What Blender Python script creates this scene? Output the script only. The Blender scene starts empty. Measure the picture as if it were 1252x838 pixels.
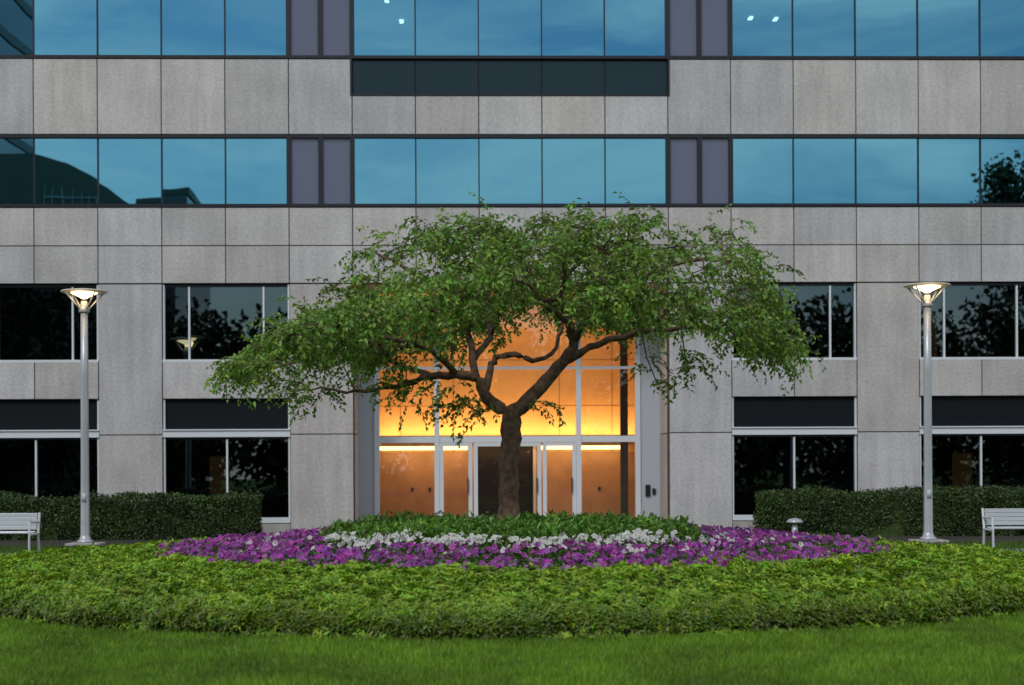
import bpy, math, random
import numpy as np
from mathutils import Vector, Matrix
rng=np.random.default_rng(7); random.seed(7)
scene=bpy.context.scene
R=math.radians
# ---------------------------------------------------------------- materials
def new_mat(name):
    m=bpy.data.materials.new(name); m.use_nodes=True
    nt=m.node_tree; nt.nodes.clear()
    out=nt.nodes.new('ShaderNodeOutputMaterial')
    return m,nt,out
def N(nt,t,**kw):
    n=nt.nodes.new(t)
    for k,v in kw.items(): setattr(n,k,v)
    return n
def simple(name,col,rough=0.5,metal=0.0,spec=0.5,noise=0.0,nscale=8,bump=0.0,emit=None,estr=0):
    m,nt,out=new_mat(name)
    b=N(nt,'ShaderNodeBsdfPrincipled')
    b.inputs['Base Color'].default_value=(*col,1); b.inputs['Roughness'].default_value=rough
    b.inputs['Metallic'].default_value=metal; b.inputs['Specular IOR Level'].default_value=spec
    if emit: b.inputs['Emission Color'].default_value=(*emit,1); b.inputs['Emission Strength'].default_value=estr
    nt.links.new(b.outputs[0],out.inputs[0])
    if noise>0 or bump>0:
        tc=N(nt,'ShaderNodeTexCoord'); nz=N(nt,'ShaderNodeTexNoise'); nz.inputs['Scale'].default_value=nscale; nz.inputs['Detail'].default_value=6
        nt.links.new(tc.outputs['Object'],nz.inputs['Vector'])
        if noise>0:
            rp=N(nt,'ShaderNodeValToRGB'); 
            rp.color_ramp.elements[0].position=0.3; rp.color_ramp.elements[1].position=0.7
            rp.color_ramp.elements[0].color=(*[c*(1-noise) for c in col],1); rp.color_ramp.elements[1].color=(*[min(1,c*(1+noise)) for c in col],1)
            nt.links.new(nz.outputs[0],rp.inputs[0]); nt.links.new(rp.outputs[0],b.inputs['Base Color'])
        if bump>0:
            bp=N(nt,'ShaderNodeBump'); bp.inputs['Strength'].default_value=bump; bp.inputs['Distance'].default_value=0.02
            nt.links.new(nz.outputs[0],bp.inputs['Height']); nt.links.new(bp.outputs[0],b.inputs['Normal'])
    return m
def leafmat(name,trans=0.3,rough=0.5,spec=0.35):
    m,nt,out=new_mat(name)
    at=N(nt,'ShaderNodeAttribute',attribute_name='col')
    b=N(nt,'ShaderNodeBsdfPrincipled'); b.inputs['Roughness'].default_value=rough; b.inputs['Specular IOR Level'].default_value=spec
    nt.links.new(at.outputs['Color'],b.inputs['Base Color'])
    if trans<=0: nt.links.new(b.outputs[0],out.inputs[0]); return m
    t=N(nt,'ShaderNodeBsdfTranslucent'); mx=N(nt,'ShaderNodeMixShader'); mx.inputs[0].default_value=trans
    nt.links.new(at.outputs['Color'],t.inputs['Color'])
    nt.links.new(b.outputs[0],mx.inputs[1]); nt.links.new(t.outputs[0],mx.inputs[2]); nt.links.new(mx.outputs[0],out.inputs[0])
    return m
M_leaf=leafmat('leaf_mat',0.40,0.40,0.5); M_cover=leafmat('cover_leaf_mat',0.25,0.42,0.45); M_petal=leafmat('petal_mat',0.35,0.6,0.2)
M_grass=leafmat('grass_blade_mat',0.25); M_dleaf=leafmat('hedge_leaf_mat',0.0,0.45,0.4)

def stone_mat():
    m,nt,out=new_mat('granite_panel_mat')
    tc=N(nt,'ShaderNodeTexCoord')
    b=N(nt,'ShaderNodeBsdfPrincipled'); b.inputs['Roughness'].default_value=0.75; b.inputs['Specular IOR Level'].default_value=0.25
    n1=N(nt,'ShaderNodeTexNoise'); n1.inputs['Scale'].default_value=15; n1.inputs['Detail'].default_value=8; n1.inputs['Roughness'].default_value=0.85
    n2=N(nt,'ShaderNodeTexNoise'); n2.inputs['Scale'].default_value=0.9; n2.inputs['Detail'].default_value=5
    mp=N(nt,'ShaderNodeMapping'); mp.inputs['Scale'].default_value=(5,5,0.5)
    n3=N(nt,'ShaderNodeTexNoise'); n3.inputs['Scale'].default_value=1.0; n3.inputs['Detail'].default_value=4
    for n in (n1,n2): nt.links.new(tc.outputs['Object'],n.inputs['Vector'])
    nt.links.new(tc.outputs['Object'],mp.inputs[0]); nt.links.new(mp.outputs[0],n3.inputs['Vector'])
    r1=N(nt,'ShaderNodeMapRange'); r1.inputs[1].default_value=0.34; r1.inputs[2].default_value=0.66; r1.inputs[3].default_value=0.72; r1.inputs[4].default_value=1.27
    r2=N(nt,'ShaderNodeMapRange'); r2.inputs[1].default_value=0.3; r2.inputs[2].default_value=0.7; r2.inputs[3].default_value=0.88; r2.inputs[4].default_value=1.1
    r3=N(nt,'ShaderNodeMapRange'); r3.inputs[1].default_value=0.3; r3.inputs[2].default_value=0.7; r3.inputs[3].default_value=0.88; r3.inputs[4].default_value=1.06
    nt.links.new(n1.outputs[0],r1.inputs[0]); nt.links.new(n2.outputs[0],r2.inputs[0]); nt.links.new(n3.outputs[0],r3.inputs[0])
    at=N(nt,'ShaderNodeAttribute',attribute_name='col')
    m1=N(nt,'ShaderNodeMath',operation='MULTIPLY'); m2=N(nt,'ShaderNodeMath',operation='MULTIPLY')
    nt.links.new(r1.outputs[0],m1.inputs[0]); nt.links.new(r2.outputs[0],m1.inputs[1]); nt.links.new(m1.outputs[0],m2.inputs[0]); nt.links.new(r3.outputs[0],m2.inputs[1])
    vm=N(nt,'ShaderNodeVectorMath',operation='SCALE'); nt.links.new(at.outputs['Color'],vm.inputs[0]); nt.links.new(m2.outputs[0],vm.inputs['Scale'])
    nt.links.new(vm.outputs[0],b.inputs['Base Color'])
    bp=N(nt,'ShaderNodeBump'); bp.inputs['Strength'].default_value=0.25; bp.inputs['Distance'].default_value=0.01
    nt.links.new(n1.outputs[0],bp.inputs['Height']); nt.links.new(bp.outputs[0],b.inputs['Normal'])
    nt.links.new(b.outputs[0],out.inputs[0]); return m
M_stone=stone_mat()
def glass_mat(name,tint,refl,trans,wav=0.02):
    m,nt,out=new_mat(name)
    g=N(nt,'ShaderNodeBsdfGlossy'); g.inputs['Color'].default_value=(*tint,1); g.inputs['Roughness'].default_value=0.01
    t=N(nt,'ShaderNodeBsdfTransparent'); t.inputs['Color'].default_value=(*trans,1)
    mx=N(nt,'ShaderNodeMixShader'); mx.inputs[0].default_value=refl
    tc=N(nt,'ShaderNodeTexCoord'); nz=N(nt,'ShaderNodeTexNoise'); nz.inputs['Scale'].default_value=0.8; nz.inputs['Detail'].default_value=1
    bp=N(nt,'ShaderNodeBump'); bp.inputs['Strength'].default_value=1.0; bp.inputs['Distance'].default_value=wav
    nt.links.new(tc.outputs['Object'],nz.inputs['Vector']); nt.links.new(nz.outputs[0],bp.inputs['Height']); nt.links.new(bp.outputs[0],g.inputs['Normal'])
    nt.links.new(t.outputs[0],mx.inputs[1]); nt.links.new(g.outputs[0],mx.inputs[2]); nt.links.new(mx.outputs[0],out.inputs[0])
    return m
M_glassB=glass_mat('blue_glass_mat',(0.105,0.30,0.40),0.85,(0.10,0.2,0.25),0.0015)
M_glassG=glass_mat('ground_glass_mat',(0.5,0.7,0.8),0.13,(0.20,0.21,0.20),0.002)
M_glassL=glass_mat('lobby_glass_mat',(0.9,0.95,1),0.08,(0.88,0.88,0.86),0.002)
M_frame=simple('dark_frame_mat',(0.010,0.012,0.018),0.4,spec=0.3)
M_white=simple('white_frame_mat',(0.55,0.60,0.64),0.4)
M_metalp=simple('metal_panel_mat',(0.38,0.42,0.46),0.4)
M_span=simple('lavender_spandrel_mat',(0.085,0.10,0.165),0.2,spec=0.5)
M_dspan=simple('dark_spandrel_mat',(0.006,0.024,0.036),0.3,spec=0.2)
M_int=simple('interior_dark_mat',(0.05,0.05,0.05),0.8)
M_louv=simple('transom_dark_mat',(0.005,0.008,0.011),0.6,spec=0.12)
M_back=simple('joint_mat',(0.05,0.045,0.045),0.9)
M_lobby=simple('lobby_wall_mat',(0.60,0.42,0.24),0.6,noise=0.1,nscale=1.5)
M_lobbyf=simple('lobby_floor_mat',(0.25,0.18,0.12),0.25)
M_lightstrip=simple('light_strip_mat',(1,0.8,0.5),0.5,emit=(1,0.62,0.22),estr=4)
M_spot=simple('downlight_mat',(1,1,1),0.5,emit=(1,0.95,0.85),estr=40)
M_pole=simple('lamp_pole_mat',(0.36,0.39,0.42),0.35,metal=0.3,noise=0.08,nscale=3)
M_conc=simple('concrete_mat',(0.30,0.29,0.28),0.85,noise=0.15,nscale=4,bump=0.2)
M_lampglow=simple('lamp_glow_mat',(1,0.8,0.5),0.5,emit=(1,0.70,0.36),estr=6)
M_lampdish=simple('lamp_reflector_mat',(0.5,0.45,0.38),0.4)
M_bench=simple('bench_metal_mat',(0.45,0.50,0.53),0.4,metal=0.2)
M_bark=simple('bark_mat',(0.115,0.072,0.045),0.9,noise=0.6,nscale=12,bump=1.0)
M_soil=simple('soil_mat',(0.020,0.017,0.010),0.95,noise=0.4,nscale=12)
M_under=simple('undergrowth_mat',(0.025,0.052,0.006),0.95,noise=0.5,nscale=14)

# ---------------------------------------------------------------- helpers
def link(o,parent=None):
    scene.collection.objects.link(o)
    if parent: o.parent=parent
    return o
class MB:
    def __init__(s): s.v=[];s.f=[];s.m=[];s.c=[];s.mats=[]
    def mi(s,mat):
        if mat not in s.mats: s.mats.append(mat)
        return s.mats.index(mat)
    def box(s,x0,x1,y0,y1,z0,z1,mat,col=(1,1,1)):
        b=len(s.v); s.v+=[(x0,y0,z0),(x1,y0,z0),(x1,y1,z0),(x0,y1,z0),(x0,y0,z1),(x1,y0,z1),(x1,y1,z1),(x0,y1,z1)]
        s.c+=[col]*8; i=s.mi(mat)
        for f in ((0,1,5,4),(1,2,6,5),(2,3,7,6),(3,0,4,7),(4,5,6,7),(3,2,1,0)): s.f.append(tuple(b+k for k in f)); s.m.append(i)
    def quad(s,pts,mat,col=(1,1,1)):
        b=len(s.v); s.v+=list(pts); s.c+=[col]*len(pts); s.f.append(tuple(range(b,b+len(pts)))); s.m.append(s.mi(mat))
    def lathe(s,prof,mat,cx=0,cy=0,n=28,col=(1,1,1)):
        b=len(s.v); i=s.mi(mat)
        for r,z in prof:
            for k in range(n):
                a=2*math.pi*k/n; s.v.append((cx+r*math.cos(a),cy+r*math.sin(a),z)); s.c.append(col)
        for j in range(len(prof)-1):
            for k in range(n):
                k2=(k+1)%n; s.f.append((b+j*n+k,b+j*n+k2,b+(j+1)*n+k2,b+(j+1)*n+k)); s.m.append(i)
        s.f.append(tuple(b+k for k in reversed(range(n)))); s.m.append(i)
        s.f.append(tuple(b+(len(prof)-1)*n+k for k in range(n))); s.m.append(i)
    def tube(s,pts,rad,mat,n=8,col=(1,1,1)):
        i=s.mi(mat); b=len(s.v); P=[Vector(p) for p in pts]
        for j,p in enumerate(P):
            d=(P[min(j+1,len(P)-1)]-P[max(j-1,0)]); 
            if d.length<1e-6: d=Vector((0,0,1))
            d.normalize()
            ref=Vector((1,0,0)) if abs(d.x)<0.9 else Vector((0,1,0))
            u=d.cross(ref).normalized(); w=d.cross(u); r=rad[j] if hasattr(rad,'__len__') else rad
            for k in range(n):
                a=2*math.pi*k/n; q=p+u*(r*math.cos(a))+w*(r*math.sin(a)); s.v.append(tuple(q)); s.c.append(col)
        for j in range(len(P)-1):
            for k in range(n):
                k2=(k+1)%n; s.f.append((b+j*n+k,b+j*n+k2,b+(j+1)*n+k2,b+(j+1)*n+k)); s.m.append(i)
        s.f.append(tuple(b+k for k in reversed(range(n)))); s.m.append(i)
        s.f.append(tuple(b+(len(P)-1)*n+k for k in range(n))); s.m.append(i)
    def obj(s,name,parent=None,smooth=False,bevel=0):
        me=bpy.data.meshes.new(name); me.from_pydata(s.v,[],s.f)
        for m in s.mats: me.materials.append(m)
        me.polygons.foreach_set('material_index',s.m)
        a=me.color_attributes.new('col','FLOAT_COLOR','POINT')
        a.data.foreach_set('color',np.array([(*c,1) for c in s.c],dtype=np.float32).ravel())
        if smooth: me.polygons.foreach_set('use_smooth',[True]*len(me.polygons))
        me.update(); o=bpy.data.objects.new(name,me); link(o,parent)
        if bevel:
            bv=o.modifiers.new('bevel','BEVEL'); bv.width=bevel; bv.segments=2; bv.limit_method='ANGLE'
        return o
def raw_mesh(name,V,F,C,mat,parent=None,smooth=False):
    me=bpy.data.meshes.new(name); k=F.shape[1]
    me.vertices.add(len(V)); me.vertices.foreach_set('co',V.astype(np.float32).ravel())
    me.loops.add(F.size); me.loops.foreach_set('vertex_index',F.astype(np.int32).ravel())
    me.polygons.add(len(F)); me.polygons.foreach_set('loop_start',np.arange(0,F.size,k,dtype=np.int32))
    me.update(calc_edges=True)
    a=me.color_attributes.new('col','FLOAT_COLOR','POINT')
    a.data.foreach_set('color',np.concatenate([C,np.ones((len(C),1))],1).astype(np.float32).ravel())
    if smooth: me.polygons.foreach_set('use_smooth',[True]*len(me.polygons))
    me.materials.append(mat); me.validate(); o=bpy.data.objects.new(name,me); return link(o,parent)
def norm(a): return a/np.maximum(np.linalg.norm(a,axis=1,keepdims=True),1e-9)
def leaves(name,p,d,nr,L,W,C,mat,parent=None,fold=0.22,curl=0.18):
    d=norm(d); s=norm(np.cross(d,nr)); nr=norm(np.cross(s,d)); n=len(p)
    L=L[:,None];W=W[:,None]
    V=np.empty((n,4,3)); V[:,0]=p; V[:,1]=p+d*L*0.45+s*W*0.5+nr*W*fold; V[:,2]=p+d*L-nr*L*curl; V[:,3]=p+d*L*0.45-s*W*0.5+nr*W*fold
    b=np.arange(n)[:,None]*4
    F=np.concatenate([b+np.array([[0,1,2]]),b+np.array([[0,2,3]])],0)
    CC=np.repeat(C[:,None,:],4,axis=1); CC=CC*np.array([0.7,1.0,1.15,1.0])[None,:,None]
    return raw_mesh(name,V.reshape(-1,3),F,np.clip(CC.reshape(-1,3),0,0.9),mat,parent)
def vnoise(x,y,sc,seed=0):
    r=np.random.default_rng(seed); T=r.random((64,64)); x=np.asarray(x)*sc+31.3; y=np.asarray(y)*sc+17.7
    xi=np.floor(x).astype(int); yi=np.floor(y).astype(int); fx=x-xi; fy=y-yi; fx=fx*fx*(3-2*fx); fy=fy*fy*(3-2*fy)
    g=lambda a,b:T[a%64,b%64]
    return (g(xi,yi)*(1-fx)+g(xi+1,yi)*fx)*(1-fy)+(g(xi,yi+1)*(1-fx)+g(xi+1,yi+1)*fx)*fy
def hue(base,n,var=0.25,yel=0.15):
    b=np.array(base)[None,:]*(1+var*(rng.random((n,1))*2-1)); b[:,0]*=1+yel*(rng.random(n)*2-1)*2; return np.clip(b,0,1)
def empty(name,loc=(0,0,0),rz=0):
    e=bpy.data.objects.new(name,None); e.location=loc; e.rotation_euler=(0,0,rz); return link(e)

# ---------------------------------------------------------------- world / sun / camera
w=bpy.data.worlds.new('World'); scene.world=w; w.use_nodes=True; nt=w.node_tree
bg=nt.nodes['Background']; bg.inputs['Strength'].default_value=0.145
sky=nt.nodes.new('ShaderNodeTexSky'); sky.sky_type='NISHITA'; sky.sun_disc=False
SE,SR=40,205   # sun behind and to the left of the camera
sky.sun_elevation=R(SE); sky.sun_rotation=R(SR); sky.air_density=1.2; sky.dust_density=0.5; sky.ozone_density=2.0
tc=nt.nodes.new('ShaderNodeTexCoord'); mp=nt.nodes.new('ShaderNodeMapping'); mp.inputs['Scale'].default_value=(1.6,1.6,7)
nz=nt.nodes.new('ShaderNodeTexNoise'); nz.inputs['Scale'].default_value=2.4; nz.inputs['Detail'].default_value=7; nz.inputs['Roughness'].default_value=0.6; nz.inputs['Distortion'].default_value=0.6
rp=nt.nodes.new('ShaderNodeValToRGB'); rp.color_ramp.elements[0].position=0.36; rp.color_ramp.elements[1].position=0.66
rp.color_ramp.elements[0].color=(0.0,0.0,0.0,1); rp.color_ramp.elements[1].color=(0.95,0.95,0.95,1)
dk=nt.nodes.new('ShaderNodeMix'); dk.data_type='RGBA'; dk.blend_type='MULTIPLY'; dk.inputs[0].default_value=1.0; dk.inputs[7].default_value=(0.72,0.76,0.80,1)
mx=nt.nodes.new('ShaderNodeMix'); mx.data_type='RGBA'; mx.inputs[7].default_value=(9.6,9.3,9.1,1)
nt.links.new(tc.outputs['Generated'],mp.inputs[0]); nt.links.new(mp.outputs[0],nz.inputs['Vector']); nt.links.new(nz.outputs[0],rp.inputs[0])
nt.links.new(sky.outputs[0],dk.inputs[6])
nt.links.new(rp.outputs[0],mx.inputs[0]); nt.links.new(dk.outputs[2],mx.inputs[6]); nt.links.new(mx.outputs[2],bg.inputs['Color'])
sl=bpy.data.lights.new('sun','SUN'); sl.energy=1.5; sl.angle=R(14); sl.color=(1,0.95,0.89)
so=bpy.data.objects.new('sun',sl); link(so)
sd=Vector((math.sin(R(SR))*math.cos(R(SE)),math.cos(R(SR))*math.cos(R(SE)),math.sin(R(SE))))
so.rotation_euler=sd.to_track_quat('Z','Y').to_euler(); so.location=sd*60
cam=bpy.data.cameras.new('camera'); co=bpy.data.objects.new('camera',cam); link(co)
co.location=(0,0,1.6); co.rotation_euler=(math.pi/2,R(0.27),0)
cam.sensor_width=36; cam.lens=57.5; cam.shift_y=0.1206; cam.clip_end=2000
cam.dof.use_dof=True; cam.dof.focus_distance=24; cam.dof.aperture_fstop=1.7
scene.camera=co; scene.view_settings.view_transform='Standard'; scene.view_settings.look='None'

# ---------------------------------------------------------------- office building
P=1.545
g=lambda i:-3.8625+P*i
root=empty('office_building',(0,40,0),R(1.4))
st=MB(); fr=MB(); gb=MB(); gg=MB(); inn=MB(); wf=MB()
def pc():
    v=0.415*random.uniform(0.87,1.07); t=random.uniform(-0.012,0.012)
    return (v+0.006+t,v,v+0.006-t)
G=0.013
def panel(x0,x1,z0,z1,y0=0.0):
    st.box(x0+G,x1-G,y0,y0+0.04,z0+G,z1-G,M_stone,pc())
def back(x0,x1,z0,z1,d=0.35):
    st.box(x0+0.004,x1-0.004,0.03,d,z0+0.004,z1-0.004,M_back)
IL,IR=-16,21
for (z0,z1,split) in ((6.08,7.93,7.0),(9.71,11.55,None),(13.31,15.15,None),(16.91,18.4,None)):
    for i in range(IL,IR):
        zz0,zz1=z0,z1
        if z0==9.71 and 0<=i<5: zz1=10.66
        if split: panel(g(i),g(i+1),zz0,split); panel(g(i),g(i+1),split,zz1)
        else: panel(g(i),g(i+1),zz0,zz1)
    if z0==9.71:
        back(g(IL),g(0),z0,z1); back(g(0)+0.01,g(5)-0.01,z0,10.66); back(g(5),g(IR),z0,z1)
    else: back(g(IL),g(IR),z0,z1)
for i in range(5): fr.box(g(i)+0.02,g(i+1)-0.02,0.05,0.10,10.70,11.50,M_dspan)
fr.box(g(0)-0.02,g(5)+0.02,0.10,0.3,10.67,11.55,M_frame); fr.box(g(0)-0.0,g(5)+0.0,-0.02,0.09,10.655,10.70,M_frame)
fr.box(g(0)-0.045,g(0),-0.022,0.09,10.655,11.56,M_frame); fr.box(g(5),g(5)+0.045,-0.022,0.09,10.655,11.56,M_frame)
for z0,z1 in ((7.94,9.70),(11.56,13.30),(15.16,16.90)):
    fr.box(g(IL),g(IR),-0.02,0.2,z0,z0+0.075,M_frame); fr.box(g(IL),g(IR),-0.02,0.2,z1-0.075,z1,M_frame)
    za,zb=z0+0.075,z1-0.075
    for i in range(IL,IR):
        if i in(-1,5) or i in (-12,17):
            xm=(g(i)+g(i+1))/2
            for xx in (g(i),xm,g(i+1)): fr.box(xx-0.055,xx+0.055,-0.018,0.16,za,zb,M_frame)
            fr.box(g(i)+0.055,xm-0.055,0.06,0.1,za,zb,M_span); fr.box(xm+0.055,g(i+1)-0.055,0.06,0.1,za,zb,M_span)
        else:
            t1,t2,t3=[random.uniform(-0.006,0.006) for _ in range(3)]
            y=0.06
            gb.quad([(g(i)+0.01,y+t1,za),(g(i+1)-0.01,y+t2,za),(g(i+1)-0.01,y+t2+t3,zb),(g(i)+0.01,y+t1+t3,zb)],M_glassB)
            if i+1 not in (-1,5,-12,17): fr.box(g(i+1)-0.016,g(i+1)+0.016,0.02,0.12,za,zb,M_frame)
    inn.box(g(IL),g(IR),0.36,9,z0-0.55,z0-0.35,M_int); inn.box(g(IL),g(IR),0.36,9,z1+0.5,z1+0.6,M_int)
    inn.box(g(IL),g(IR),9,9.2,z0-0.3,z1+0.45,M_int)
for (x,y,zc) in ((-3.2,2.6,13.3),(-2.9,4.6,13.3),(6.6,4.2,13.3),(7.3,4.3,13.3)):
    inn.box(x,x+0.11,y,y+0.3,zc+0.44,zc+0.47,M_spot)
wins=[]; cols=[]
i=-1
while i>IL+2:
    wins.append((i-2,i)); cols.append((i-3,i-2)); i-=3
i=6
while i<IR-2:
    wins.append((i,i+2)); cols.append((i+2,i+3)); i+=3
cols+=[(-1,0),(5,6)]
for a,b in cols:
    panel(g(a),g(b),2.4,6.07); panel(g(a),g(b),0,2.4)
    back(g(a),g(b),0,6.07,0.5)
for a,b in wins:
    x0,x1=g(a),g(b)
    panel(x0,g(a+1),3.27,4.18); panel(g(a+1),x1,3.27,4.18); back(x0,x1,3.27,4.18)
    st.box(x0,x1,0.0,0.3,-0.1,0.22,M_conc)
    f=0.035
    for (za,zb) in ((4.20,6.06),(0.34,2.34)):
        fr.box(x0,x1,0.10,0.2,zb-f-0.02,zb,M_frame)
        wf.box(x0,x1,0.0,0.2,za-0.03 if za>1 else 0.24,za+0.03,M_white)
        wf.box(x0+0.005,x0+0.05,0.06,0.2,za+0.03,zb,M_white); wf.box(x1-0.05,x1-0.005,0.06,0.2,za+0.03,zb,M_white)
        if za>1: ms=(x0+0.64,x1-0.64)
        else: ms=((x0+x1)/2,)
        e=[x0+0.05]+list(ms)+[x1-0.05]
        for m_ in ms: wf.box(m_-0.022,m_+0.022,0.08,0.2,za+0.03,zb-f-0.02,M_white)
        for j in range(len(e)-1):
            t1,t2,t3=[random.uniform(-0.006,0.006) for _ in range(3)]; y=0.14
            gg.quad([(e[j],y+t1,za+0.03),(e[j+1],y+t2,za+0.03),(e[j+1],y+t2+t3,zb-0.03),(e[j],y+t1+t3,zb-0.03)],M_glassG)
    wf.box(x0,x1,0.01,0.22,2.34,2.50,M_white); wf.box(x0,x1,-0.03,0.2,2.50,2.53,M_white)
    fr.box(x0+0.05,x1-0.05,0.12,0.25,2.53,3.26,M_louv); fr.box(x0,x0+0.05,0.06,0.25,2.53,3.26,M_white); fr.box(x1-0.05,x1,0.06,0.25,2.53,3.26,M_white)
for a,b in ((g(IL),g(0)-0.6),(g(5)+0.6,g(IR))):
    inn.box(a,b,5,5.2,0,6.5,M_int); inn.box(a,b,0.55,5,3.3,3.5,M_int); inn.box(a,b,0.55,5,-0.2,-0.02,M_int); inn.box(a,b,0.55,5,6.3,6.4,M_int)
M_woodglow=simple('interior_wood_glow_mat',(0.30,0.17,0.08),0.6,emit=(0.3,0.17,0.07),estr=0.16)  # wood tone plus faint emission standing in for warm room light
for x in (7.1,11.0): inn.box(x,x+0.8,4.6,4.95,4.0,6.0,M_woodglow)
for x in (-8.1,12.3): inn.box(x,x+0.45,4.6,4.95,0,1.9,M_woodglow)
M_roof=simple('roof_mat',(0.2,0.2,0.2),0.9)
inn.box(g(IL),g(IR),0.4,14,18.1,18.25,M_roof); inn.box(g(IL),g(IR),14,14.2,0,18.2,M_roof)
inn.box(g(IL)-0.2,g(IL)-0.01,0.05,14.2,0,18.4,M_roof); inn.box(g(IR)+0.01,g(IR)+0.2,0.05,14.2,0,18.4,M_roof)
# entrance recess
D=2.2; xl,xr=g(0),g(5)
for z0,z1 in ((0,2.4),(2.4,6.07)):
    st.box(xl-0.06,xl-0.02,0.045,D-G,z0+G,z1-G,M_stone,pc()); st.box(xr+0.02,xr+0.06,0.045,D-G,z0+G,z1-G,M_stone,pc())
st.box(xl-0.3,xl-0.07,0.5,D+0.4,0,6.07,M_back); st.box(xr+0.07,xr+0.3,0.5,D+0.4,0,6.07,M_back)
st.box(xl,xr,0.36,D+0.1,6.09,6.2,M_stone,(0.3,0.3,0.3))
wf.box(xl-0.02,-3.46,D,D+0.2,0,6.08,M_metalp); wf.box(3.36,xr+0.02,D,D+0.2,0,6.08,M_metalp)
V=[-3.42,-1.88,1.78,3.31]
for x in V: wf.box(x-0.065,x+0.065,D-0.05,D+0.15,0,6.08,M_white)
wf.box(-3.355,3.245,D-0.02,D+0.12,2.21,2.37,M_white)
for z in (4.13,5.9): wf.box(-3.355,3.245,D-0.02,D+0.12,z-0.035,z+0.035,M_white)
for a,b in zip(V[:-1],V[1:]):
    for z0,z1 in ((2.37,4.095),(4.165,5.865)): gg.quad([(a+0.065,D+0.05,z0),(b-0.065,D+0.05,z0),(b-0.065,D+0.05,z1),(a+0.065,D+0.05,z1)],M_glassL)
for a,b in ((V[0],V[1]),(V[2],V[3])):
    gg.quad([(a+0.065,D+0.05,0.1),(b-0.065,D+0.05,0.1),(b-0.065,D+0.05,2.21),(a+0.065,D+0.05,2.21)],M_glassL); wf.box(a+0.065,b-0.065,D-0.01,D+0.1,0,0.12,M_white)
for a,b in ((-1.81,-0.97),(-0.93,-0.06),(-0.04,0.81),(0.85,1.71)):
    s=0.10
    wf.box(a,a+s,D-0.03,D+0.04,0.02,2.2,M_white); wf.box(b-s,b,D-0.03,D+0.04,0.02,2.2,M_white)
    wf.box(a+s,b-s,D-0.025,D+0.035,2.11,2.2,M_white); wf.box(a+s,b-s,D-0.025,D+0.035,0.02,0.25,M_white)
    gg.quad([(a+s,D,0.25),(b-s,D,0.25),(b-s,D,2.11),(a+s,D,2.11)],M_glassL)
    wf.box(b-s-0.03,b-s,D-0.1,D-0.07,0.9,1.3,M_frame)
wf.box(3.5,3.62,D-0.05,D,0.8,1.1,M_frame); wf.box(3.68,3.76,D-0.05,D,0.85,1.0,M_frame)
LB=6.4
inn.box(-4.3,4.3,LB,LB+0.2,0,6.6,M_lobby); inn.box(-4.4,-4.3,D+0.42,LB,0,6.6,M_lobby); inn.box(4.3,4.4,D+0.42,LB,0,6.6,M_lobby)
inn.box(-4.3,4.3,D+0.25,LB,6.3,6.4,M_lobby); inn.box(-4.3,4.3,0.2,LB,-0.1,0.015,M_lobbyf)
inn.box(-4.28,4.28,LB-0.7,LB-0.02,2.2,2.28,M_lobby); inn.box(-4.28,4.28,LB-0.75,LB-0.7,2.16,2.46,M_lobby)
for a,b in ((-3.6,-1.1),(0.95,3.3)): inn.box(a,b,LB-0.5,LB-0.25,2.06,2.19,M_lightstrip)
inn.box(-0.85,0.75,LB-0.12,LB-0.02,0.02,2.15,M_frame); 
for x in (-0.92,0.75): inn.box(x,x+0.07,LB-0.2,LB-0.02,0.02,2.18,M_white)
M_joint=simple('lobby_panel_joint_mat',(0.2,0.11,0.05),0.7)
for x in (-3.0,-1.5,1.5,3.0): inn.box(x,x+0.015,LB-0.006,LB+0.05,0.02,6.25,M_joint)
for z in (3.3,4.6): inn.box(-4.28,4.28,LB-0.004,LB+0.05,z,z+0.012,M_joint)
inn.box(3.05,3.25,4.2,4.4,0,6.25,M_int)
# lower wall wainscot and a reception desk
M_wains=simple('lobby_wainscot_mat',(0.36,0.22,0.13),0.5,noise=0.15,nscale=2)
inn.box(-4.28,-1.0,LB-0.05,LB-0.008,0.02,2.0,M_wains); inn.box(0.95,4.28,LB-0.05,LB-0.008,0.02,2.0,M_wains)
for x in (-2.7,2.6,-2.2): inn.box(x,x+0.06,LB-0.09,LB-0.06,0.9,1.0,M_frame)
st.obj('stone_cladding',root); fr.obj('dark_window_frames',root); gb.obj('upper_window_glass',root); gg.obj('ground_window_glass',root); inn.obj('interior',root); wf.obj('white_window_frames',root)
def area(name,loc,sx,sy,e,col,rot,par):
    l=bpy.data.lights.new(name,'AREA'); l.shape='RECTANGLE'; l.size=sx; l.size_y=sy; l.energy=e; l.color=col
    o=bpy.data.objects.new(name,l); o.location=loc; o.rotation_euler=rot; link(o,par)
area('cove_light',(0,LB-0.35,2.34),7.6,0.25,210,(1,0.50,0.14),(math.pi,0,0),root)
area('lobby_strip_light',(0,LB-0.9,2.1),7.0,0.2,50,(1,0.52,0.22),(R(25),0,0),root)
area('lobby_ceiling_light',(0,4.6,6.2),5.5,2.0,90,(1,0.52,0.2),(0,0,0),root)

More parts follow.
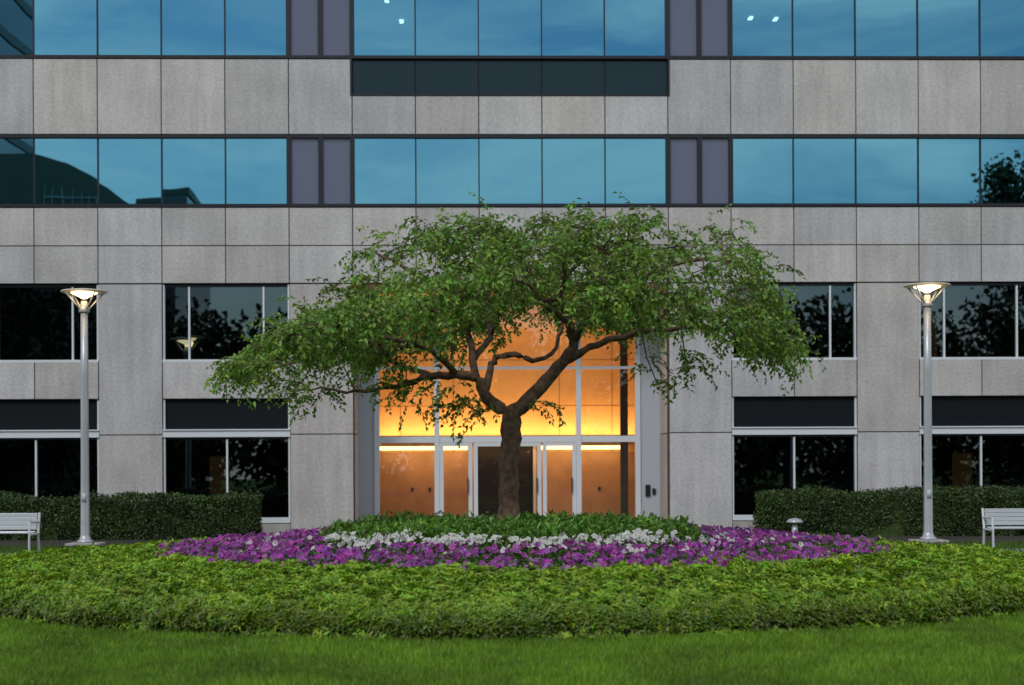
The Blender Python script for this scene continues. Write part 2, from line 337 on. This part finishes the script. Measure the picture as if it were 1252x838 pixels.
# ---------------------------------------------------------------- ground
def ground_mat():
    m,nt,out=new_mat('lawn_mat'); tc=N(nt,'ShaderNodeTexCoord')
    b=N(nt,'ShaderNodeBsdfPrincipled'); b.inputs['Roughness'].default_value=0.9; b.inputs['Specular IOR Level'].default_value=0.1
    n1=N(nt,'ShaderNodeTexNoise'); n1.inputs['Scale'].default_value=0.7; n1.inputs['Detail'].default_value=5
    n2=N(nt,'ShaderNodeTexNoise'); n2.inputs['Scale'].default_value=60; n2.inputs['Detail'].default_value=4
    for n in (n1,n2): nt.links.new(tc.outputs['Object'],n.inputs['Vector'])
    md=N(nt,'ShaderNodeMath',operation='ADD'); nt.links.new(n1.outputs[0],md.inputs[0]); nt.links.new(n2.outputs[0],md.inputs[1])
    rp=N(nt,'ShaderNodeValToRGB'); rp.color_ramp.elements[0].position=0.35; rp.color_ramp.elements[1].position=0.65
    hv=N(nt,'ShaderNodeMath',operation='MULTIPLY'); hv.inputs[1].default_value=0.5; nt.links.new(md.outputs[0],hv.inputs[0])
    rp.color_ramp.elements[0].color=(0.03,0.07,0.006,1); rp.color_ramp.elements[1].color=(0.075,0.15,0.014,1)
    nt.links.new(hv.outputs[0],rp.inputs[0]); nt.links.new(rp.outputs[0],b.inputs['Base Color']); nt.links.new(b.outputs[0],out.inputs[0]); return m
M_lawn=ground_mat()
gm=MB(); gm.quad([(-500,-500,0),(500,-500,0),(500,500,0),(-500,500,0)],M_lawn); gm.obj('ground')
CX,CY=-0.05,22.5
pv=MB()
pv.box(-3.6,3.6,30.6,42.1,-0.1,0.012,M_conc); pv.box(-15,-8.2,27.6,30.4,-0.1,0.02,M_conc); pv.box(8.05,15,27.6,30.4,-0.1,0.02,M_conc)
pv.obj('pavement')
mu=MB(); mu.box(-17,-4.0,33.2,39.3,-0.1,0.008,M_soil); mu.box(4.0,17,33.2,39.7,-0.1,0.008,M_soil); mu.obj('planting_soil')
def gz(r): return 0.55*np.clip(1-(r/7.4)**2,0,1)
bed=empty('flower_bed',(0,0,0))
nr_,na=40,120
vv=[];ff=[]
for a in range(nr_+1):
    r=7.5*a/nr_
    for b in range(na):
        t=2*math.pi*b/na; vv.append((CX+r*math.cos(t),CY+r*math.sin(t),float(gz(r))-0.0 if a<nr_ else -0.02))
for a in range(nr_):
    for b in range(na):
        b2=(b+1)%na; ff.append((a*na+b,a*na+b2,(a+1)*na+b2,(a+1)*na+b))
me=bpy.data.meshes.new('mound'); me.from_pydata(vv,[],ff); me.materials.append(M_under); o=bpy.data.objects.new('soil_mound',me); link(o,bed)

def rosettes(name,P0,up,size,bright,K,tilt=0.35):
    n=len(P0); ref=norm(np.cross(up,rng.normal(0,1,(n,3)))); ref2=np.cross(up,ref); pl=[];dl=[];nl=[];cl=[];sl_=[]
    base=hue((0.205,0.365,0.014),n,0.26,0.14)
    for k in range(K):
        a=2*np.pi*k/K+rng.normal(0,0.25,n)
        d=ref*np.cos(a)[:,None]+ref2*np.sin(a)[:,None]+up*tilt*rng.uniform(0.1,2.2,n)[:,None]
        pl.append(P0+rng.normal(0,0.008,(n,3)));dl.append(d);nl.append(up)
        cl.append(base*rng.uniform(0.7,1.3,(n,1))*bright[:,None]); sl_.append(size*rng.uniform(0.75,1.2,n))
    pl=np.concatenate(pl);dl=np.concatenate(dl);nl=np.concatenate(nl);cl=np.clip(np.concatenate(cl),0,0.5);s=np.concatenate(sl_)
    leaves(name,pl,dl,nl,s,s*rng.uniform(0.38,0.5,len(s)),cl,M_cover,bed)
EDGE=7.52
def hplant(x,y,r):
    l=vnoise(x,y,3.0,1)*0.5+vnoise(x,y,7,2)*0.5
    return np.interp(r,[4.5,5.2,6.4,7.2],[0.13,0.17,0.24,0.29])+0.15*(l-0.5),l
def edgef(th): return EDGE+0.10*(vnoise(th*7.4,th*0,1.6,5)-0.5)*2+0.05*(vnoise(th*7.4,th*0,5,6)-0.5)*2
n=40000
r=np.sqrt(rng.uniform(4.6**2,EDGE**2,n)); th=rng.uniform(0,2*np.pi,n)
keep=(np.sin(th)<0.25)|(rng.random(n)<0.35); r=r[keep];th=th[keep]; n=len(r)
x=CX+r*np.cos(th); y=CY+r*np.sin(th)
edge=edgef(th)
h,l=hplant(x,y,r); s_=np.clip((edge-r)/0.35,0.0,1); prof=np.sqrt(1-(1-s_)**2)
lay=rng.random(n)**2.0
z=gz(r)+h*prof*(1-0.5*lay)+rng.uniform(0,0.025,n)
out=np.stack([np.cos(th),np.sin(th),np.zeros(n)],1)
up=norm(np.array([[0,0,1.0]])+out*(1.3*(1-s_)+0.15)[:,None]+rng.normal(0,0.3,(n,3)))
big=vnoise(x,y,0.8,8)
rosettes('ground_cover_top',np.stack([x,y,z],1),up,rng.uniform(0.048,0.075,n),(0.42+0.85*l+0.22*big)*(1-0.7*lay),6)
n=17000
th=rng.uniform(np.pi-0.4,2*np.pi+0.4,n); q=rng.uniform(0,1,n)
edge=edgef(th)
r=edge-0.30*q**2; x=CX+r*np.cos(th); y=CY+r*np.sin(th); h,l=hplant(x,y,r)
z=gz(r)+h*np.sqrt(np.clip(q,0,1))*0.97+0.01; back_=rng.random(n)*0.07
out=np.stack([np.cos(th),np.sin(th),np.zeros(n)],1)
up=norm(out*(1.1-0.5*q)[:,None]+np.array([[0,0,0.75]])+rng.normal(0,0.35,(n,3)))
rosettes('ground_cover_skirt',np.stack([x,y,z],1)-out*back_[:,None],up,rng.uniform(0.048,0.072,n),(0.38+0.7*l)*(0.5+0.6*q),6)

FX,FR=0.12,5.03
n=26000
r=FR*np.sqrt(rng.random(n)); th=rng.uniform(0,2*np.pi,n); x=FX+r*np.cos(th); y=CY+r*np.sin(th)
inner=(r<2.45)
lump=vnoise(x,y,2.5,3)
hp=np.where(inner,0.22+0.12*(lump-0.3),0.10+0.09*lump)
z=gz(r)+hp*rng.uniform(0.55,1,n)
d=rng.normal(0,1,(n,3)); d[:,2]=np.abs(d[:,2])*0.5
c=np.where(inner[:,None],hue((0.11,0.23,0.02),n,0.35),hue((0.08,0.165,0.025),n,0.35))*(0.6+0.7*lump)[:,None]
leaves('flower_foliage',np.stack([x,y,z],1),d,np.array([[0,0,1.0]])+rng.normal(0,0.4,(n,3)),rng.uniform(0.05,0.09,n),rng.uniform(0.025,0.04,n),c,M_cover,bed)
n=17000
r=2.65*np.sqrt(rng.random(n)); th=rng.uniform(0,2*np.pi,n); x=CX+r*np.cos(th); y=CY+r*np.sin(th); lump=vnoise(x,y,3.5,9)*0.5+vnoise(x,y,8,10)*0.5
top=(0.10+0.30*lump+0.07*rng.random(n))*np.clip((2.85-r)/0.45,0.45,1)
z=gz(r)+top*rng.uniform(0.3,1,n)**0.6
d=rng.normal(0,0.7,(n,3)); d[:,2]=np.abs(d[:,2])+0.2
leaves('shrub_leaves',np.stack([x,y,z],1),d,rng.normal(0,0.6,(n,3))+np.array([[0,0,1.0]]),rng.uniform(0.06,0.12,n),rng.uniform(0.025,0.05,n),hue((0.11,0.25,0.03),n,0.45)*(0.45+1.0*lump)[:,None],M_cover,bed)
def flowers(name,x,y,z,C,rad):
    n=len(x); out=norm(np.stack([x-CX,y-CY,np.zeros(n)],1)); nn=norm(np.array([[0,0,0.9]])+out*0.45+np.array([[0,-0.2,0]])+rng.normal(0,0.5,(n,3)))
    u=norm(np.cross(nn,rng.normal(0,1,(n,3)))); v=np.cross(nn,u); p=np.stack([x,y,z],1)
    V=np.empty((n,11,3)); V[:,0]=p-nn*rad[:,None]*0.45
    for k in range(10):
        a=2*np.pi*k/10; rr=rad*(1.0 if k%2==0 else 0.72)
        V[:,k+1]=p+(u*math.cos(a)+v*math.sin(a))*rr[:,None]+nn*(rng.normal(0,0.18,n)*rad)[:,None]
    b=np.arange(n)[:,None]*11; F=np.concatenate([b+np.array([[0,k+1,(k+1)%10+1]]) for k in range(10)],0)
    CC=np.repeat(C[:,None,:],11,axis=1).copy(); CC[:,0]*=0.5
    raw_mesh(name,V.reshape(-1,3),F,CC.reshape(-1,3),M_petal,bed)
n=12500
r=np.sqrt(rng.uniform(1.9**2,FR**2,n)); th=rng.uniform(0,2*np.pi,n); x=FX+r*np.cos(th); y=CY+r*np.sin(th)
patch=vnoise(x,y,1.6,11)*0.4+vnoise(x,y,5.5,12)*0.6
edge_w=3.35+0.9*(vnoise(x,y,1.8,13)-0.5)
white=(r<edge_w)&(r>2.45)&(np.abs(x-CX-0.1)<2.4+0.9*(patch-0.5))&(y<CY)
mixp=white&(rng.random(n)<0.10); white&=~mixp
drop=rng.random(n)<np.clip((0.54-patch)*4.2,0.08,0.93); drop&=~white; drop|=rng.random(n)<np.clip((r-4.7)/0.4,0,0.8)
drop|=white&(rng.random(n)<np.clip((0.62-patch)*3.4,0.18,0.92)); drop|=(r<2.45)
sw=(~white)&(rng.random(n)<0.06)&(r<4.1)&(y<CY)
lump=vnoise(x,y,2.5,3)
z=gz(r)+0.14+0.09*lump+rng.uniform(-0.04,0.06,n)
pk=(~white)&(~drop)&(~sw)
cp=np.array([[0.42,0.075,0.44]])*(0.5+0.9*rng.random((n,1))); cp[:,0]*=rng.uniform(0.75,1.25,n); cp[:,1]*=rng.uniform(0.5,2.4,n)
flowers('purple_petunias',x[pk],y[pk],z[pk],np.clip(cp[pk],0,1),rng.uniform(0.026,0.044,pk.sum()))
wk=(white|sw)&(~drop)
wn=int(wk.sum())
zz=z[wk]+0.02+rng.uniform(0,0.05,wn)
flowers('white_petunias',x[wk],y[wk],zz,np.clip(np.array([[0.80,0.82,0.78]])*rng.uniform(0.85,1.05,(wn,1)),0,0.85),rng.uniform(0.028,0.045,wn))

def grass(name,n,x0,x1,y0,y1,h0,h1,wd,base):
    x=rng.uniform(x0,x1,n); y=rng.uniform(y0,y1,n); k=(np.hypot(x-CX,y-CY)>7.35); x=x[k];y=y[k];n=len(x)
    pn=vnoise(x,y,1.3,21)*0.5+vnoise(x,y,4,22)*0.5
    h=rng.uniform(h0,h1,n)*(0.7+0.6*pn); a=rng.uniform(0,np.pi,n); s=np.stack([np.cos(a),np.sin(a),0*a],1)*wd/2
    p=np.stack([x,y,0*x],1); lean=rng.normal(0,0.35,(n,3)); lean[:,2]=1; t=p+lean*h[:,None]
    V=np.stack([p-s,p+s,t],1).reshape(-1,3); F=np.arange(3*n).reshape(-1,3)
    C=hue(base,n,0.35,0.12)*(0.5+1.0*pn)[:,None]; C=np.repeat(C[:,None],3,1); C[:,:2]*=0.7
    return C,V,F
C1,V1,F1_=grass('a',210000,-7.0,7.0,11.0,19.5,0.035,0.07,0.009,(0.145,0.28,0.014))
C2,V2,F2_=grass('b',45000,-13,13,24,33.2,0.05,0.09,0.014,(0.055,0.12,0.012))
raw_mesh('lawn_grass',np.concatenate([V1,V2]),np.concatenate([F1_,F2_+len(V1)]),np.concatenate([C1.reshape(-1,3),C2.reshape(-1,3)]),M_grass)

# ---------------------------------------------------------------- hedges
def hedge(x0,x1,y0,y1,h):
    e=empty('hedge'); c=MB(); c.box(x0+0.12,x1-0.12,y0+0.12,y1-0.12,0,h-0.12,M_under); c.obj('hedge_core',e)
    n=int((x1-x0)*3400); x=rng.uniform(x0,x1,n); y=rng.uniform(y0,y1,n); z=rng.uniform(0.03,h,n)
    f=rng.random(n); front=f<0.5; top=(f>=0.5)&(f<0.88); e1=(f>=0.88)
    nrm=np.zeros((n,3)); y=np.where(front,y0,y); nrm[front,1]=-1; z=np.where(top,h,z); nrm[top,2]=1
    sx=rng.random(n)<0.5; x=np.where(e1,np.where(sx,x0,x1),x); nrm[e1,0]=np.where(sx[e1],-1,1)
    bump=(vnoise(x+y,z+y*0.7,2.5,31)-0.5)*0.24+(vnoise(x,z+y,0.7,35)-0.5)*0.14
    p=np.stack([x,y,z],1)+nrm*bump[:,None]-nrm*(rng.random((n,1))*0.10)
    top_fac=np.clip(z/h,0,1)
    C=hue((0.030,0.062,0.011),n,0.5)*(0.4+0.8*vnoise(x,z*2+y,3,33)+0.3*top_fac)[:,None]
    d=rng.normal(0,1,(n,3))+nrm*0.4
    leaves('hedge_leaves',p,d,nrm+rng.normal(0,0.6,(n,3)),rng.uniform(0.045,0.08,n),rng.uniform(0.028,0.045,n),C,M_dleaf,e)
hedge(-15.5,-5.72,36.1,37.5,0.96); hedge(5.55,15.5,36.1,37.5,0.98)

# ---------------------------------------------------------------- street lamps
def street_lamp(x,y):
    e=empty('street_lamp',(x,y,0))
    m=MB(); m.box(-0.34,0.34,-0.34,0.34,-0.05,0.06,M_conc); m.obj('footing',e,bevel=0.02)
    m=MB(); m.lathe([(0.17,0.06),(0.17,0.10),(0.12,0.13),(0.10,0.2),(0.095,0.22),(0.085,1.5),(0.078,3.5),(0.072,4.82)],M_pole)
    for z in (0.9,): m.box(-0.045,0.045,-0.094,-0.08,z,z+0.18,M_metalp)
    m.obj('pole',e,smooth=True)
    m=MB(); m.lathe([(0.095,4.80),(0.11,4.82),(0.11,4.90),(0.08,4.94),(0.06,5.04)],M_pole)
    for k in range(4):
        a=math.pi/4+k*math.pi/2; c,s=math.cos(a),math.sin(a)
        m.tube([(0.09*c,0.09*s,4.86),(0.25*c,0.25*s,5.02),(0.44*c,0.44*s,5.215)],0.018,M_pole,6)
    m.obj('head_bracket',e,smooth=True)
    m=MB(); m.lathe([(0.30,5.215),(0.455,5.21),(0.475,5.225),(0.46,5.25),(0.2,5.285),(0.02,5.30)],M_lampdish); m.obj('reflector_disc',e,smooth=True)
    m=MB(); m.lathe([(0.055,5.09),(0.09,5.12),(0.19,5.165),(0.27,5.20),(0.1,5.21)],M_lampglow); m.obj('lamp_lens',e,smooth=True)
    l=bpy.data.lights.new('lamp_light','POINT'); l.energy=5; l.color=(1,0.6,0.25); l.shadow_soft_size=0.1
    o=bpy.data.objects.new('lamp_light',l); o.location=(0,-0.40,5.08); link(o,e)
street_lamp(-8.80,33.7); street_lamp(8.47,33.3)

# ---------------------------------------------------------------- benches
def bench(x,y):
    e=empty('park_bench',(x,y,0.02)); L=1.9
    m=MB()
    for k in range(5): yy=-0.25+k*0.105; m.box(-L/2+0.05,L/2-0.05,yy,yy+0.085,0.42+0.006*abs(k-2),0.445+0.006*abs(k-2),M_bench)
    m.obj('seat',e,bevel=0.006)
    m=MB()
    for k in range(4): zz=0.48+k*0.075; yy=0.29+k*0.022; m.box(-L/2+0.05,L/2-0.05,yy,yy+0.022,zz,zz+0.070,M_bench)
    m.obj('backrest',e,bevel=0.005)
    m=MB()
    for s in (-1,1):
        xx=s*(L/2-0.02)
        m.tube([(xx,-0.27,0.0),(xx,-0.25,0.42),(xx,-0.22,0.62),(xx,0.30,0.62)],0.022,M_bench,8)
        m.tube([(xx,0.34,0.0),(xx,0.29,0.42),(xx,0.38,0.78)],0.024,M_bench,8); m.tube([(xx,-0.25,0.41),(xx,0.29,0.41)],0.02,M_bench,8)
    m.obj('side_frames',e)
bench(-9.42,29.0); bench(9.38,29.0)
e=empty('bollard_light',(5.7,33.0,0)); m=MB(); m.lathe([(0.08,0),(0.075,0.05),(0.06,0.06),(0.06,0.36),(0.045,0.38),(0.045,0.44)],M_pole); m.obj('post',e,smooth=True)
m=MB(); m.lathe([(0.17,0.43),(0.175,0.45),(0.12,0.50),(0.03,0.525)],M_pole); m.obj('cap',e,smooth=True)

# ---------------------------------------------------------------- main tree
SC=88.9
def T(px,py,dy=0): return np.array([(px-626)/SC,22.5+dy,1.6+(570-py)/SC])
tree=empty('crabapple_tree')
nodes=[];par=[];minr=[]
def add(p,pa,r): nodes.append(np.array(p,float)); par.append(pa); minr.append(r); return len(nodes)-1
def limb(start,pts,r0,r1):
    P_=[nodes[start]]+[T(*q) for q in pts]; tot=len(P_)-1; cur=start; ids=[]
    for j in range(tot):
        a=P_[max(j-1,0)];b=P_[j];c=P_[j+1];d=P_[min(j+2,tot)]
        for k in range(1,4):
            t=k/3; q=0.5*((2*b)+(c-a)*t+(2*a-5*b+4*c-d)*t*t+(-a+3*b-3*c+d)*t**3)
            q=q+rng.normal(0,0.014,3) if k<3 else q
            f=(j+t)/tot; cur=add(q,cur,(r0+(r1-r0)*f)*rng.uniform(0.94,1.06))
        ids.append(cur)
    return ids
n0=add(T(621,640),-1,0.17)
tr=limb(n0,[(622,612),(622,580),(624,545),(625,520),(627,506)],0.145,0.135)
f=tr[-1]
L1=limb(f,[(607,496,0),(592,480,0),(582,462,-.05),(558,458,-.1),(528,461,-.2),(498,470,-.3),(462,478,-.5),(430,482,-.6)],0.10,0.02)
R1=limb(f,[(645,491,0),(668,466,.05),(690,442,.05),(703,416,.1),(695,392,0),(684,366,-.1),(655,335,-.2)],0.115,0.035)
C1=limb(L1[1],[(600,452,.1),(606,436,.15),(630,432,.2),(652,440,.3),(676,430,.5),(690,400,.9)],0.055,0.025)
L2=limb(L1[2],[(578,440,.1),(572,405,.2),(550,370,.2),(510,335,0),(470,315,-.1)],0.06,0.02)
R2=limb(R1[2],[(722,424,.1),(760,414,0),(800,405,-.1),(850,402,-.2),(900,410,-.3)],0.06,0.018)
R3=limb(R1[3],[(722,388,-.4),(770,355,-.7),(830,330,-.8),(890,330,-.8)],0.055,0.018)
L3=limb(L1[3],[(530,432,-.6),(460,415,-1.1),(395,410,-1.4),(340,428,-1.5)],0.045,0.015)
L4=limb(L1[4],[(490,445,.5),(430,425,.9),(370,432,.9),(320,445,.9)],0.04,0.015)
F1=limb(R1[4],[(670,385,-.9),(650,372,-1.8),(640,372,-2.6)],0.05,0.018)
F2=limb(L2[1],[(575,385,-.8),(560,372,-1.7),(540,380,-2.5)],0.045,0.018)
B1=limb(L2[0],[(600,405,.9),(590,375,1.8),(580,370,2.8)],0.05,0.018)
B2=limb(R1[3],[(720,390,.9),(740,370,1.8),(760,372,2.6)],0.045,0.018)
U1=limb(R1[5],[(700,330,.1),(740,300,.2),(790,290,.2)],0.04,0.015)
U2=limb(L2[2],[(580,340,.3),(610,300,.3),(630,275,.2)],0.04,0.015)
tl=([0,.25,.4,.5,.6,.75,.88,1.0],[4.92,4.84,4.58,4.22,3.85,3.5,3.2,2.95]); bl=([0,.15,.3,.45,.55,.65,.85,1],[3.95,3.72,3.40,3.15,2.95,2.88,2.88,2.92])
trr=([0,.4,.6,.75,.85,.92,1.0],[4.94,4.9,4.8,4.66,4.5,4.2,3.2]); br=([0,.2,.35,.5,.6,.75,.85,1],[3.95,3.95,3.65,3.4,3.35,3.35,3.1,3.0])
def crown_pt():
    while True:
        a=rng.uniform(0,2*np.pi); rho=math.sqrt(rng.uniform(0,1)); c=math.cos(a); s=math.sin(a)
        wgt=0.5+0.5*c; wgt=wgt*wgt*(3-2*wgt)
        zt=(1-wgt)*np.interp(rho,*tl)+wgt*np.interp(rho,*trr); zb=(1-wgt)*np.interp(rho,*bl)+wgt*np.interp(rho,*br)
        lift=s*s*rho*rho*(1.15 if s>0 else 0.75); zb+=lift; zt=max(zt+lift*0.45,zb+0.12)
        u=rng.random(); u=1-u**1.5 if rho<0.8 else u
        z=zb+(zt-zb)*u
        x=rho*(3.75 if c<0 else 3.85)*c; y=rho*3.1*s
        nv=0.6*float(vnoise(x*1.0+z*0.5,y+z*0.8,1.5,41))+0.4*float(vnoise(x-y,z*1.5+y,1.9,43))
        if nv<0.46 and rng.random()<0.9: continue
        return np.array([-0.04+x,22.5+y,z]),rho
NC=470
cl_=[crown_pt() for _ in range(NC)]
ex=[(560,485,-.2),(600,500,-.3),(548,497,0),(585,505,-.3),(570,495,-.1),(655,498,-.3),(400,475,-.6),(385,480,-.7),(375,470,-.5),(840,455,-.3),(835,435,-.3),(960,430,0),(965,420,.2),(430,462,-.4),(500,452,-.4),(530,470,-.2),(905,440,-.4),(300,448,0),(284,452,.1),(330,450,-.3),(310,440,.2),(345,400,0),(330,420,.3),
 (905,300,0),(925,315,.2),(935,335,-.2),(930,360,.1),(940,385,-.1),(895,290,-.2),(870,280,.1),(915,345,.4),(945,400,.2),(880,310,-.4),(920,390,-.3),(900,370,.4),(520,275,0),(480,290,.2),(455,305,0),(430,335,.1),(410,350,-.1),(470,440,-.5),(450,450,-.2),(490,430,-.7),(520,425,-.4),(545,430,.2),(800,470,-.4),(790,440,-.2),
 (505,480,-.3),(480,470,-.5),(350,465,-.5),(560,415,-.8),(520,400,-1),(600,395,-.8),(545,405,.6)]
cl_+= [(T(*q),0.9) for q in ex]
cl_.sort(key=lambda q:np.linalg.norm(q[0]-T(627,480)))
tips=[]
for p,rho in cl_:
    A=np.array(nodes); dd=np.linalg.norm(A-p,axis=1); dd[:16]=9
    tk=T(640,450); rr=np.linalg.norm(A-tk,axis=1); dd=dd+0.35*np.maximum(0,rr-np.linalg.norm(p-tk))
    k=int(np.argmin(dd)); s=nodes[k]; Ld=np.linalg.norm(p-s); ns=max(1,int(Ld/0.22)); cur=k
    sag=rng.normal(0,0.04,3); sag[2]+=0.10*Ld
    for j in range(1,ns+1):
        t=j/ns; q=s+(p-s)*t+sag*math.sin(math.pi*t)+(rng.normal(0,0.02,3) if j<ns else 0); cur=add(q,cur,0.0)
    tips.append((cur,p,rho))
cnt=np.zeros(len(nodes))
for t,_,_ in tips: cnt[t]+=1
for i in range(len(nodes)-1,0,-1):
    if par[i]>=0: cnt[par[i]]+=cnt[i]
rad=[minr[i] if minr[i]>0 else min(0.0055*math.sqrt(max(cnt[i],1))+0.002,0.045) for i in range(len(nodes))]
ch={}
for i,pa in enumerate(par): ch.setdefault(pa,[]).append(i)
wd=MB(); stack=[(0,None)]
def trace(i,first):
    path=[first] if first is not None else []; 
    path.append(i); starts=[]
    while i in ch:
        cs=sorted(ch[i],key=lambda c:-(rad[c]+cnt[c]*1e-5)); nxt=cs[0]
        for c in cs[1:]: starts.append((c,i))
        path.append(nxt); i=nxt
    return path,starts
while stack:
    i,fst=stack.pop(); path,starts=trace(i,fst); stack+=starts
    if len(path)>1:
        rs=[rad[k] for k in path]
        if fst is not None: rs[0]=min(rs[0],rs[1]*1.25)
        wd.tube([nodes[k] for k in path],rs,M_bark,14 if rs[0]>0.06 else (8 if rs[0]>0.02 else 5))
wd.tube([T(621,648),T(621,636),T(622,622)],[0.20,0.17,0.145],M_bark,14)
wd.obj('trunk_and_branches',tree,smooth=True)
pl=[];dl=[];cl=[];tw=MB()
ctr=np.array([-0.04,22.5,0])
for t,p,rho in tips:
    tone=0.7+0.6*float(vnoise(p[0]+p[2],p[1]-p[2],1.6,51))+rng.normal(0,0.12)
    for q in range(int(rng.integers(5,11))):
        o_=p-ctr; o_[2]=0; o_=o_/(np.linalg.norm(o_)+0.3); 
        d=o_*0.7+rng.normal(0,0.75,3); d[2]=rng.uniform(-0.25,0.7); d/=np.linalg.norm(d)
        L=rng.uniform(0.22,0.48)*(1.15 if rho>0.75 else 1.0); s=p+rng.normal(0,0.06,3); ns=int(L/0.035); cur=s.copy(); dr=d.copy(); pts=[s]
        droop=rng.uniform(0.04,0.17)*(1.3 if rho>0.8 else 1)
        for j in range(ns):
            dr[2]-=droop; dr/=np.linalg.norm(dr); cur=cur+dr*L/ns; 
            sd_=np.cross(dr,(0,0,1.0)); sd_/=np.linalg.norm(sd_)+1e-6
            ld=dr*0.4+sd_*(0.8 if j%2 else -0.8)+rng.normal(0,0.45,3); ld[2]-=0.25
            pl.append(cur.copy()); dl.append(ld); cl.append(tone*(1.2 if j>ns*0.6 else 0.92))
            if j%4==3: pts.append(cur.copy())
        if q<4: tw.tube(pts,0.0035,M_bark,3)
pl=np.array(pl);dl=np.array(dl);cl=np.array(cl); n=len(pl); print('tree leaves',n)
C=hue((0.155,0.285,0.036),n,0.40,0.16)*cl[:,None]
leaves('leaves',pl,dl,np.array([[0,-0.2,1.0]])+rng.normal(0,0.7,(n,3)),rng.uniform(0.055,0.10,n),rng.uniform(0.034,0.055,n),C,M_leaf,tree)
tw.obj('twigs',tree)

# ---------------------------------------------------------------- surroundings behind the camera (mirrored in the glass)
dt=MB(); pl=[];cl=[];sz=[]
tl_=[(-50+i*3.4+random.uniform(-1,1),-24+random.uniform(-5,5),random.uniform(10.0,13.5),3.4) for i in range(31)]+[(37.5,-26,23.5,4.2),(42,-27,22,4.2)]
for (x,y,h,rr) in tl_:
    dt.tube([(x,y,0),(x,y,h*0.45),(x+0.2,y,h*0.8)],[0.3,0.22,0.08],M_bark,8)
    big=h>15
    for k in range(90 if big else 34):
        a=rng.uniform(0,2*np.pi); zz=rng.uniform(0.08,0.93); r_=rr*math.sqrt(max(0.05,1-((zz-0.5)/0.5)**2))*rng.uniform(0.3,1)
        c=np.array([x+r_*math.cos(a),y+r_*math.sin(a),h*zz]); m=80
        q=rng.normal(0,0.6 if big else 0.85,(m,3))+c; q[:,2]=np.minimum(q[:,2],h); pl.append(q); cl.append(np.full(m,rng.uniform(0.6,1.3))); sz.append(np.full(m,1.2 if big else 1.4))
pl=np.concatenate(pl); cl=np.concatenate(cl); sz=np.concatenate(sz); n=len(pl); dto=dt.obj('distant_trees')
leaves('foliage',pl,rng.normal(0,1,(n,3)),rng.normal(0,1,(n,3)),rng.uniform(0.25,0.45,n)*sz,rng.uniform(0.2,0.32,n)*sz,hue((0.035,0.06,0.015),n,0.3)*cl[:,None],M_dleaf,dto)
gbld=empty('glass_office_tower',(-3.5,0,0))
m=MB(); M_tg=simple('tower_glass_mat',(0.02,0.04,0.05),0.08,spec=0.8); M_tf=simple('tower_frame_mat',(0.08,0.1,0.1),0.5)
m.box(-60,-28.2,-46,-26,0,38,M_tg)
for k in range(11): m.box(-60.05,-28.1,-46.05,-25.9,3.3*k+1.0,3.3*k+1.7,M_tf)
for k in range(15): m.box(-59.9+k*2.14,-59.8+k*2.14,-26,-25.8,0,38,M_tf)
m.obj('tower_block',gbld)
m=MB(); M_rf=simple('curved_roof_mat',(0.07,0.10,0.075),0.5)
prof=[(-27.4,18.5),(-27.2,20.6),(-26.3,21.4),(-23,21.4),(-21,20.9),(-19.2,19.9),(-17.6,18.8)]
for (x0,z0),(x1,z1) in zip(prof[:-1],prof[1:]):
    m.quad([(x0,-26,z0),(x1,-26,z1),(x1,-44,z1),(x0,-44,z0)],M_rf); m.quad([(x0,-26,17),(x1,-26,17),(x1,-26,z1),(x0,-26,z0)],M_rf)
m.box(-27.4,-17.6,-44,-26.02,0,17,M_tg); m.box(-17.55,-14.3,-40,-26,0,18.9,M_tg); m.box(-17.5,-14.2,-40.1,-25.9,18.9,19.3,M_rf)
M_tl=simple('tower_pale_frame_mat',(0.3,0.38,0.4),0.5)
for k in range(9): m.box(-22.4+0.55*k,-22.34+0.55*k,-25.98,-25.9,17,19.4-0.1*k,M_tl)
m.box(-22.4,-17.6,-25.97,-25.88,17.0,17.1,M_tl); m.box(-22.4,-17.6,-25.97,-25.88,18.6,18.7,M_tl)
m.obj('curved_roof_wing',gbld)
